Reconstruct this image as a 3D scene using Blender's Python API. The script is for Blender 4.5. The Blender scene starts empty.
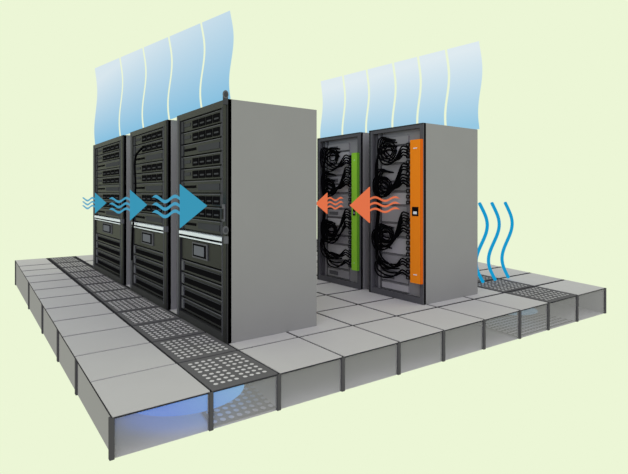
import bpy, math, random
from mathutils import Vector
random.seed(4)
S=bpy.context.scene
S.view_settings.view_transform='Standard'
S.view_settings.look='None'

def lin(c):
    out=[]
    for v in c[:3]:
        v/=255.0
        out.append(v/12.92 if v<=0.04045 else ((v+0.055)/1.055)**2.4)
    return (*out,1.0)
BG=(236,246,214)
w=bpy.data.worlds.new('sky'); S.world=w; w.use_nodes=True
w.node_tree.nodes['Background'].inputs[0].default_value=lin(BG)
w.node_tree.nodes['Background'].inputs[1].default_value=1.0

def alb(c):
    l=lin(c)
    return (min(.97,l[0]/.90),min(.97,l[1]/.955),min(.97,l[2]/.89),1)
def mat(name,c,rough=.6,alpha=1.0,noise=0.0,c2=None,spec=.0,axis='Z',glow=False,pos=(0,1)):
    m=bpy.data.materials.new(name); m.use_nodes=True
    nt=m.node_tree; N=nt.nodes; L=nt.links
    b=N['Principled BSDF']; b.inputs['Roughness'].default_value=rough
    b.inputs['Specular IOR Level'].default_value=spec
    f=lin if glow else alb
    sock=b.inputs['Emission Color'] if glow else b.inputs['Base Color']
    if glow:
        b.inputs['Base Color'].default_value=(0,0,0,1); b.inputs['Emission Strength'].default_value=1.0
    sock.default_value=f(c); b.inputs['Alpha'].default_value=alpha
    if c2 is not None:
        tc=N.new('ShaderNodeTexCoord'); sp=N.new('ShaderNodeSeparateXYZ')
        L.new(tc.outputs['Generated'],sp.inputs[0])
        r=N.new('ShaderNodeValToRGB')
        r.color_ramp.elements[0].position=pos[0]; r.color_ramp.elements[1].position=pos[1]
        r.color_ramp.elements[0].color=f(c); r.color_ramp.elements[1].color=f(c2)
        L.new(sp.outputs[axis],r.inputs[0]); L.new(r.outputs[0],sock)
    elif noise>0:
        tc=N.new('ShaderNodeTexCoord'); no=N.new('ShaderNodeTexNoise'); no.inputs['Scale'].default_value=3
        L.new(tc.outputs['Object'],no.inputs[0])
        r=N.new('ShaderNodeValToRGB')
        r.color_ramp.elements[0].color=f([v*(1-noise) for v in c]); r.color_ramp.elements[1].color=f([min(255,v*(1+noise)) for v in c])
        L.new(no.outputs[0],r.inputs[0]); L.new(r.outputs[0],sock)
    return m

M=dict(
 tile=mat('tile_grey',(182,182,185),noise=.015),
 grid=mat('tile_seam',(50,50,54)),
 perf=mat('perforated_tile',(98,98,101),noise=.03),
 dot=mat('perforation',(200,200,204)),  # pale disc colour stands in for light seen through the holes
 post=mat('pedestal_metal',(76,76,79)),
 pl=mat('panel_left',(148,148,151)),
 pf=mat('panel_front',(200,201,204),alpha=.32),
 sub=mat('subfloor_grey',(200,200,203)),
 ghost=mat('painted_tile_reflection',(105,105,108)),  # dark tone imitating the perforated tiles' reflection and shadow on the subfloor
 side=mat('rack_side',(138,139,140),noise=.012),
 side2=mat('rack_inner',(112,112,116)),
 blk=mat('rack_black',(28,28,30),spec=.2,rough=.5),
 frame=mat('rack_frame',(46,47,50),spec=.2,rough=.5),
 rframe=mat('rear_frame_grey',(86,87,91)),
 unit=mat('server_unit',(34,35,38),spec=.2,rough=.5),
 bay=mat('drive_bay',(66,68,72)),
 bay2=mat('drive_bay_dark',(18,18,20)),
 edge=mat('unit_edge',(94,96,101)),
 silver=mat('silver_strip',(222,232,245)),
 lcd=mat('lcd_panel',(105,109,117)),
 rear=mat('rear_panel',(142,142,146)),
 rear2=mat('rear_unit',(168,168,172)),
 cable=mat('cable_black',(10,10,12)),
 orange=mat('pdu_orange',(246,138,34)),
 orange_d=mat('pdu_orange_dark',(205,95,25)),
 green=mat('pdu_green',(140,200,62)),
 green_d=mat('pdu_green_dark',(100,160,45)),
 teal=mat('arrow_teal',(58,150,182),alpha=.86,glow=True),
 wave=mat('arrow_wave_blue',(72,162,198),alpha=.88,glow=True),
 oran=mat('arrow_orange',(224,114,74),alpha=.93,glow=True),
 air=mat('rising_blue',(22,152,202),glow=True),
 curt=mat('air_curtain_blue',(120,186,224),c2=(214,229,240),alpha=.92,glow=True,pos=(0,.8)),
 curtr=mat('air_curtain_blue_rear',(140,196,228),c2=(222,234,243),alpha=.92,glow=True,pos=(.05,.85)),
 under=mat('underfloor_blue',(0,105,215),c2=(90,165,215),axis='X',glow=True,pos=(.25,1)),
 under2=mat('underfloor_blue_pale',(120,180,215),alpha=.25,glow=True),
)

class MB:
    def __init__(s): s.v=[];s.f=[];s.m=[];s.mats=[]
    def mi(s,k):
        if k not in s.mats: s.mats.append(k)
        return s.mats.index(k)
    def box(s,x0,x1,y0,y1,z0,z1,k):
        if x0>x1:x0,x1=x1,x0
        if y0>y1:y0,y1=y1,y0
        n=len(s.v);i=s.mi(k)
        s.v+=[(x0,y0,z0),(x1,y0,z0),(x1,y1,z0),(x0,y1,z0),(x0,y0,z1),(x1,y0,z1),(x1,y1,z1),(x0,y1,z1)]
        for q in [(0,3,2,1),(4,5,6,7),(0,1,5,4),(1,2,6,5),(2,3,7,6),(3,0,4,7)]:
            s.f.append([n+a for a in q]); s.m.append(i)
    def prism(s,bot,top,k):
        n=len(s.v);i=s.mi(k);c=len(bot)
        s.v+=bot+top
        s.f.append([n+a for a in range(c)][::-1]); s.f.append([n+c+a for a in range(c)])
        s.m+=[i,i]
        for a in range(c):
            b=(a+1)%c
            s.f.append([n+a,n+b,n+c+b,n+c+a]); s.m.append(i)
    def poly(s,pts,k):
        n=len(s.v);s.v+=pts;s.f.append(list(range(n,n+len(pts))));s.m.append(s.mi(k))
    def obj(s,name,parent=None):
        me=bpy.data.meshes.new(name); me.from_pydata(s.v,[],s.f)
        for k in s.mats: me.materials.append(M[k])
        for p,i in zip(me.polygons,s.m): p.material_index=i
        me.update()
        o=bpy.data.objects.new(name,me); S.collection.objects.link(o)
        if parent: o.parent=parent
        return o
def empty(name):
    e=bpy.data.objects.new(name,None); S.collection.objects.link(e); e.empty_display_size=.1
    return e

# ---------------------------------------------------------------- raised floor
XL=[0,.587,1.085,1.655,2.257,2.83,3.44,4.07,4.65,5.32,6.07]
YL=[i*.6 for i in range(12)]+[7.5]
def wx(x,y):
    s=x*(1+.048*y*(x/6.07)**2)
    if x<1.085: s+=.018*y*(1-x/1.085)
    return s
def zb(x,y): return -(.237+.016*x+.028*y)
floor=empty('floor')
T=MB(); T.prism([(wx(a,b),b,-.014) for a,b in [(0,0),(6.07,0),(6.07,7.5),(0,7.5)]],
        [(wx(a,b),b,-.006) for a,b in [(0,0),(6.07,0),(6.07,7.5),(0,7.5)]],'grid')
P=MB()
g=.007
for i in range(10):
    for j in range(12):
        pf=(i==1 or i==8)
        x0,x1,y0,y1=XL[i],XL[i+1],YL[j],YL[j+1]
        gx=g+.0025*j+.0012*i; gy=g+.0027*j+.0022*i
        lx=x0+.004 if i==0 else x0+gx
        ly=y0+.004 if j==0 else y0+gy
        q=[(lx,ly),(x1-gx,ly),(x1-gx,y1-gy),(lx,y1-gy)]
        tgt=P if pf else T
        tgt.prism([(wx(a,b),b,-.01) for a,b in q],[(wx(a,b),b,0) for a,b in q],'perf' if pf else 'tile')
        if pf:
            nx,ny=8,8
            for a in range(nx):
                for b in range(ny):
                    u=.1+.8*(a+.5)/nx+(.014 if a>=4 else -.014); v=.1+.8*(b+.5)/ny+(.014 if b>=4 else -.014)
                    cx=x0+(x1-x0)*u; cy=y0+(y1-y0)*v; r=.0165
                    P.poly([(wx(cx,cy)+r*math.cos(t*math.pi/4),cy+r*math.sin(t*math.pi/4),.0015) for t in range(8)],'dot')
T.obj('floor_tiles',floor); P.obj('perforated_tiles',floor)
B=MB()
pw=.013
for x in XL:
    p=pw+.001*x
    B.prism([(x-p,-.004,zb(x,0)),(x+p,-.004,zb(x,0)),(x+p,.024,zb(x,0)),(x-p,.024,zb(x,0))],
            [(x-p,-.004,-.006),(x+p,-.004,-.006),(x+p,.024,-.006),(x-p,.024,-.006)],'post')
for y in [1.145,2.1,3.3,4.9,7.46]:
    h=zb(0,y); p2=.016+.004*y; o=wx(0,y)
    B.prism([(o-.004,y-p2,h),(o+.03,y-p2,h),(o+.03,y+p2,h),(o-.004,y+p2,h)],
            [(o-.004,y-p2,-.006),(o+.03,y-p2,-.006),(o+.03,y+p2,-.006),(o-.004,y+p2,-.006)],'post')
B.obj('pedestals',floor)
G=MB()
G.poly([(0,.01,zb(0,0)),(6.07,.01,zb(6.07,0)),(6.07,.01,-.01),(0,.01,-.01)],'pf')
G.obj('plenum_panel_front',floor)
G=MB()
e=wx(0,7.5); e6=wx(6.07,7.5)
G.poly([(.01,0,zb(0,0)),(.01+e,7.5,zb(0,7.5)),(.01+e,7.5,-.01),(.01,0,-.01)],'pl')
G.poly([(6.06,0.02,zb(6.07,0)),(e6-.01,7.5,zb(6.07,7.5)),(e6-.01,7.5,-.01),(6.06,0.02,-.01)],'pl')
G.obj('plenum_panel_side',floor)
G=MB()
G.poly([(.01,.01,zb(0,0)),(6.07,.01,zb(6.07,0)),(e6,7.5,zb(6.07,7.5)),(.01+e,7.5,zb(0,7.5))],'sub')
G.obj('subfloor',floor)
G=MB()
for (a,b) in [(.6,1.08),(4.07,5.3)]:  # dotted dark sheets painting the perforated tiles' reflection and shadow, no real grille
    G.poly([(a,.03,zb(a,0)+.01),(b,.03,zb(b,0)+.01),(b+.1,.7,zb(b,0.7)+.01),(a+.1,.7,zb(a,0.7)+.01)],'ghost')
    n=int((b-a)/.06)
    for i in range(n):
        for j in range(8):
            cx=a+.04+i*.06; cy=.07+j*.075; r=.019
            G.poly([(cx+.1*j/7+r*math.cos(t*math.pi/4),cy+1.3*r*math.sin(t*math.pi/4),zb(cx,cy)+.016) for t in range(8)],'dot')
G.obj('painted_tile_reflection',floor)
n=48
U=MB()
U.poly([(.59+.42*math.cos(t*2*math.pi/n),.46+.41*math.sin(t*2*math.pi/n),-.14) for t in range(n)],'under')
U.obj('underfloor_cold_air')
U=MB()
U.poly([(4.6+.3*math.cos(t*2*math.pi/n),.44+.3*math.sin(t*2*math.pi/n),-.15) for t in range(n)],'under2')
U.obj('underfloor_cold_air')

# ---------------------------------------------------------------- racks
H=2.0
def shell(R,xf,D,y0,y1):
    t=.03
    b=MB()
    b.box(xf,xf+D,y0,y0+t,.0,H,'side'); b.box(xf,xf+D,y1-t,y1,.0,H,'side')
    b.box(xf+D-.02,xf+D,y0+t,y1-t,0,H,'side'); b.box(xf,xf+D,y0+t,y1-t,H-.03,H,'side')
    b.box(xf,xf+D,y0+t,y1-t,0,.05,'side2')
    b.obj('cabinet',R)
def front_rack(xf,D,y0,y1):
    R=empty('server_rack'); W=y1-y0
    shell(R,xf,D,y0,y1)
    Y=lambda v:y0+W*v
    f=MB(); a=xf-.012
    f.box(a,xf+.03,Y(0),Y(.07),0,H,'frame'); f.box(a,xf+.03,Y(.93),Y(1),0,H,'frame')
    f.box(a,xf+.03,Y(.07),Y(.93),H-.06,H,'frame'); f.box(a,xf+.03,Y(.07),Y(.93),0,.07,'frame')
    f.box(a-.004,a,Y(.006),Y(.05),0.01,H-.01,'blk'); f.box(a-.004,a,Y(.955),Y(.985),0.02,H-.02,'edge')
    f.box(a-.004,a,Y(.07),Y(.075),.05,H-.05,'edge')
    f.obj('door_frame',R)
    u=MB()
    u.box(xf+.05,xf+.07,Y(.05),Y(.95),.05,H-.05,'blk')
    z=1.93; nU=9; hU=(1.93-.87)/nU
    for k in range(nU):
        z1=z-k*hU; z0=z1-hU+.014
        u.box(xf+.005,xf+.06,Y(.09),Y(.91),z0,z1,'unit')
        u.box(xf+.002,xf+.006,Y(.09),Y(.91),z1-.007,z1,'edge')
        u.box(xf-.004,xf+.01,Y(.09),Y(.125),z0,z1,'bay'); u.box(xf-.004,xf+.01,Y(.875),Y(.91),z0,z1,'bay')
        mid=(z0+z1)/2
        if k%3!=2:
            for c in range(4):
                v0=.15+c*.135
                u.box(xf,xf+.01,Y(v0),Y(v0+.115),z0+.012,z1-.02,'bay2')
                u.box(xf-.003,xf+.004,Y(v0+.01),Y(v0+.085),mid-.018,mid-.004,'bay')
            u.box(xf,xf+.01,Y(.72),Y(.85),mid-.01,mid+.02,'bay')
        else:
            u.box(xf,xf+.01,Y(.15),Y(.55),z0+.02,z1-.03,'bay')
            u.box(xf,xf+.01,Y(.6),Y(.85),mid-.012,mid+.012,'bay2')
    u.box(xf-.02,xf+.05,Y(.07),Y(.93),.832,.862,'silver')
    u.box(xf-.01,xf+.05,Y(.07),Y(.93),.815,.832,'bay2')
    u.box(xf-.018,xf+.05,Y(.07),Y(.93),.80,.812,'silver')
    u.box(xf+.005,xf+.05,Y(.09),Y(.91),.59,.785,'blk')
    u.box(xf-.006,xf+.02,Y(.36),Y(.66),.63,.775,'edge'); u.box(xf-.01,xf,Y(.38),Y(.64),.645,.76,'bay2')
    u.box(xf-.013,xf-.009,Y(.41),Y(.61),.66,.745,'lcd')
    nb=4; hb=(.575-.08)/nb
    for k in range(nb):
        z1=.575-k*hb; z0=z1-hb+.014
        u.box(xf+.005,xf+.06,Y(.09),Y(.91),z0,z1,'unit')
        u.box(xf,xf+.006,Y(.09),Y(.91),z1-.007,z1,'edge')
        u.box(xf,xf+.008,Y(.13),Y(.84),z0+.02,z1-.04,'bay2')
        u.box(xf-.004,xf+.006,Y(.13),Y(.84),z1-.034,z1-.028,'bay')
        u.box(xf-.006,xf+.006,Y(.86),Y(.9),z0+.01,z1-.01,'edge')
    u.obj('servers',R)
    k=MB()
    k.box(xf-.03,xf-.01,Y(.015),Y(.045),1.0,1.14,'edge'); k.box(xf-.045,xf-.02,Y(.02),Y(.04),1.02,1.1,'blk')
    k.box(xf-.03,xf,Y(-.004),Y(.02),.82,.88,'edge')
    k.obj('door_latch',R)
    return R
RX=1.088
r3=front_rack(RX,.90,.784,1.905)
r2=front_rack(RX,.90,2.19,3.55)
front_rack(RX,.90,3.88,5.67)
def curve(name,splines,r,m,parent=None,res=2):
    c=bpy.data.curves.new(name,'CURVE'); c.dimensions='3D'; c.bevel_depth=r; c.bevel_resolution=res
    c.resolution_u=6; c.use_fill_caps=True
    for pts in splines:
        s=c.splines.new('NURBS'); s.points.add(len(pts)-1)
        for p,q in zip(s.points,pts): p.co=(*q,1)
        s.order_u=4; s.use_endpoint_u=True
    c.materials.append(M[m])
    o=bpy.data.objects.new(name,c); S.collection.objects.link(o)
    if parent:o.parent=parent
    return o
curve('patch_lead',[[(RX-.03,2.95,1.77),(RX-.06,3.0,1.72),(RX-.06,3.15,1.7),(RX-.06,3.2,1.55),(RX-.06,3.12,1.3),(RX-.06,3.22,1.1),(RX-.06,3.2,.9),(RX-.06,3.3,.75),(RX-.06,3.3,.4)]],.012,'cable',r2)
K=MB()
for zc in (2.03,.93):
    n=14
    for yy,rr,mm in ((.775,.034,'edge'),(.770,.02,'bay')):
        b=[(RX-.03+rr*.7*math.cos(t*2*math.pi/n),yy,zc+rr*math.sin(t*2*math.pi/n)) for t in range(n)]
        K.prism(b,[(p[0],yy-.012,p[2]) for p in b],mm)
K.box(RX-.04,RX-.01,.765,.80,.90,.93,'bay'); K.box(RX-.04,RX-.01,.765,.80,1.95,2.02,'bay')
K.obj('door_hasp',r3)

def rear_rack(xf,D,y0,y1,col,p0,p1,pz0,pz1,seed):
    rnd=random.Random(seed)
    R=empty('server_rack'); W=y1-y0
    shell(R,xf,D,y0,y1)
    Y=lambda v:y0+W*v
    f=MB(); a=xf-.012
    f.box(a,xf+.03,Y(0),Y(.06),0,H,'rframe'); f.box(a,xf+.03,Y(.93),Y(1),0,H,'rframe')
    f.box(a,xf+.03,Y(.06),Y(.93),H-.05,H,'rframe'); f.box(a,xf+.03,Y(.06),Y(.93),0,.07,'rframe')
    f.box(a-.003,a,Y(.945),Y(.965),.02,H-.02,'edge'); f.box(a-.003,a,Y(.97),Y(1),.0,H,'frame')
    f.box(a-.003,a,Y(.0),Y(1),H-.012,H,'frame')
    f.obj('rear_frame',R)
    u=MB()
    u.box(xf+.05,xf+.07,Y(.04),Y(.96),.05,H-.04,'rear')
    u.box(xf+.035,xf+.05,Y(.80),Y(.83),.07,H-.05,'rframe')
    u.box(xf+.035,xf+.05,Y(.89),Y(.93),.07,H-.05,'rframe')
    z=1.9;k=0
    while z>.14:
        h=rnd.choice([.11,.15,.2]); z0=max(z-h,.08)
        u.box(xf+.03,xf+.055,Y(.3),Y(.79),z0,z-.01,'rear2' if k%3==1 else 'rear')
        u.box(xf+.027,xf+.042,Y(.3),Y(.79),z0,z0+.008,'rframe')
        if k%3==0:
            u.box(xf+.025,xf+.045,Y(.55),Y(.75),z0+.03,z-.04,'rframe')
        z=z0-.01;k+=1
    u.obj('servers_rear',R)
    p=MB()
    xo=xf-.05
    p.box(xo,xf+.02,p0,p1,pz0,pz1,col)
    p.box(xo-.002,xf,p0-.004,p0,pz0,pz1,col+'_d')
    p.box(xo+.008,xf+.04,p1,p1+.062,pz0+.02,pz1-.02,'edge')
    n=24
    for i in range(n):
        zz=pz0+.05+(pz1-pz0-.1)*i/(n-1)
        if 11<=i<=12: continue
        p.box(xo-.006,xo+.02,p1+.004,p1+.058,zz-.02,zz+.02,'bay2')
        p.box(xo-.008,xo-.005,p1+.02,p1+.04,zz-.008,zz+.008,'edge')
    zm=(pz0+pz1)/2
    p.box(xo-.004,xo,p0+.03,p1-.03,zm-.05,zm+.05,'bay2'); p.box(xo-.006,xo-.003,p0+.05,p1-.05,zm-.03,zm+.0,'silver')
    p.box(xo-.004,xo,p0+.05,p1-.05,pz1-.1,pz1-.09,'silver'); p.box(xo-.004,xo,p0+.05,p1-.05,pz0+.09,pz0+.1,'silver')
    p.obj('power_strip',R)
    sp=[]
    ya=p1+.04
    # looping bundles from the strip out to the server inlets, swinging up then down
    for grp,nn,rise in [(1.66,4,.14),(1.5,3,-.16),(1.34,4,.08),(.92,4,-.16),(.80,3,-.1),(.42,3,.1),(.32,2,.02)]:
        grp=min(grp,pz1-.12)
        ye=Y(rnd.uniform(.66,.82)); ze=grp+rise
        for i in range(nn):
            z0=grp+.034*i-.03; d=.06+.045*i; x=xf-.015-.01*i
            yy=ye+.022*i
            sp.append([(xf-.05,ya-.02,z0),(xf-.075,ya+.04,z0+.03),(x,ya+.10,z0+.05),(x,(ya+yy)/2,min(z0,ze)-d),
                       (x,yy+.02,ze-1.2*d),(x,yy+.06,ze+.02),(x,yy,ze+.08+.02*i),(xf+.035,yy-.12,ze+.05)])
    for zc,yf in ((1.72,.62),(1.3,.70),(.72,.66)):
        for i in range(3):
            r=.06+.034*i; yc=Y(yf); x=xf-.01-.01*i
            sp.append([(x,yc+1.2*r*math.cos(a),zc+r*math.sin(a)) for a in [k*math.pi/5-.6 for k in range(11)]])
    for i in range(3):
        yy=Y(.84)+.018*i; z1=1.82-.05*i; z0=.3+.05*i
        sp.append([(xf+.03,Y(.5),z1),(xf-.01,Y(.7),z1+.05),(xf-.01,yy+.02,z1-.04),(xf-.005,yy-.02,1.3),(xf-.005,yy-.05,1.0),(xf-.005,yy+.02,.7),(xf-.005,yy,z0+.1),(xf-.01,Y(.7),z0-.05),(xf+.03,Y(.45),z0)])
    curve('power_cables',sp,.0095,'cable',R)
    return R
rear_rack(3.43,.97,.748,1.615,'orange',.755,.905,.23,1.82,3)
rear_rack(3.43,.97,1.78,2.69,'green',1.80,1.905,.24,1.74,8)

# ---------------------------------------------------------------- air curtains
def curtain(x,ys,z0,zt,amps,name,mk,g0,g1):
    R=empty(name)
    ya,yb=ys[0],ys[-1]
    top=lambda y: zt[0]+(zt[1]-zt[0])*(y-ya)/(yb-ya)
    n=40
    b=MB()
    for i in range(len(ys)-1):
        prev=None
        for k in range(n+1):
            t=k/n
            row=[]
            for e,(yy,s) in enumerate([(ys[i],1),(ys[i+1],-1)]):
                f=(yy-ya)/(yb-ya)
                sp=(ys[1]-ys[0])+((ys[-1]-ys[-2])-(ys[1]-ys[0]))*f
                dy=amps*sp*math.sin(2*math.pi*(t*1.05+.05))
                gg=g0+(g1-g0)*f
                if (i==0 and e==0) or (i==len(ys)-2 and e==1): gg=0
                y=yy+dy+s*gg
                row.append((x,y,z0+(top(yy+s*gg)-z0)*t))
            if prev: b.poly([prev[0],prev[1],row[1],row[0]],mk)
            prev=row
    b.obj('airflow_sheet',R)
curtain(1.10,[.75,1.33,2.17,3.05,4.08,5.6],2.0,(2.72,3.26),.07,'air_curtain','curt',.017,.04)
curtain(4.37,[.69,1.18,1.65,2.12,2.68,3.25,3.85],2.0,(3.06,3.16),.06,'air_curtain','curtr',.017,.024)

# ---------------------------------------------------------------- arrows
def arrow(xt,xb,xe,y,z,hh,hm,wm,thick,amp,sp,cyc):
    b=MB(); t=.006
    tri=[(xt,z),(xb,z+hh),(xb,z-hh)]
    b.prism([(p[0],y-t,p[1]) for p in tri],[(p[0],y+t,p[1]) for p in tri],hm)
    n=36
    for r in (-1,0,1):
        pr=None
        for k in range(n+1):
            s=k/n; x=xb+(xe-xb)*s
            zz=z+r*sp+amp*math.sin(s*cyc*2*math.pi)
            h=thick*(1 if s<.85 else (1-s)/.15+.05)
            q=((x,y,zz-h),(x,y,zz+h))
            if pr: b.poly([pr[0],q[0],q[1],pr[1]],wm)
            pr=q
    b.obj('airflow_arrow')
arrow(1.065,.822,.587,1.15,1.12,.185,'teal','wave',.014,.022,.062,1.4)
arrow(1.026,.84,.621,2.7,1.095,.17,'teal','wave',.013,.02,.058,1.4)
arrow(1.055,.90,.728,4.7,1.08,.15,'teal','wave',.014,.02,.056,1.3)
arrow(2.62,2.90,3.37,1.05,1.10,.195,'oran','oran',.012,.02,.062,1.5)
arrow(2.80,2.98,3.24,1.9,1.10,.13,'oran','oran',.011,.016,.052,1.5)
for dx in (-.2,.08,.40):
    pts=[]
    for k in range(17):
        t=k/16
        pts.append((5.16+dx+.13*math.sin(t*2*math.pi*1.1+2.9),1.076,.03+1.06*t))
    curve('rising_air_wave',[pts],.022,'air')

# ---------------------------------------------------------------- camera & light
cam=bpy.data.cameras.new('camera'); co=bpy.data.objects.new('camera',cam); S.collection.objects.link(co)
co.location=(-.675,-2.80,1.24); co.rotation_euler=(math.pi/2,0,-math.atan2(.592,.806))
cam.sensor_width=36; cam.lens=482/628*36; cam.shift_y=-45/628
cam.clip_end=100
S.camera=co
for nm,rx,ry,en in (('sun',40,-25,.55),('sun_fill',75,-45,.35)):
    sd=bpy.data.lights.new(nm,'SUN'); sd.energy=en; sd.angle=1.0; sd.color=(.58,.50,1)
    so=bpy.data.objects.new(nm,sd); S.collection.objects.link(so); so.rotation_euler=(math.radians(rx),0,math.radians(ry))
    so.location=(-2,-3,6)
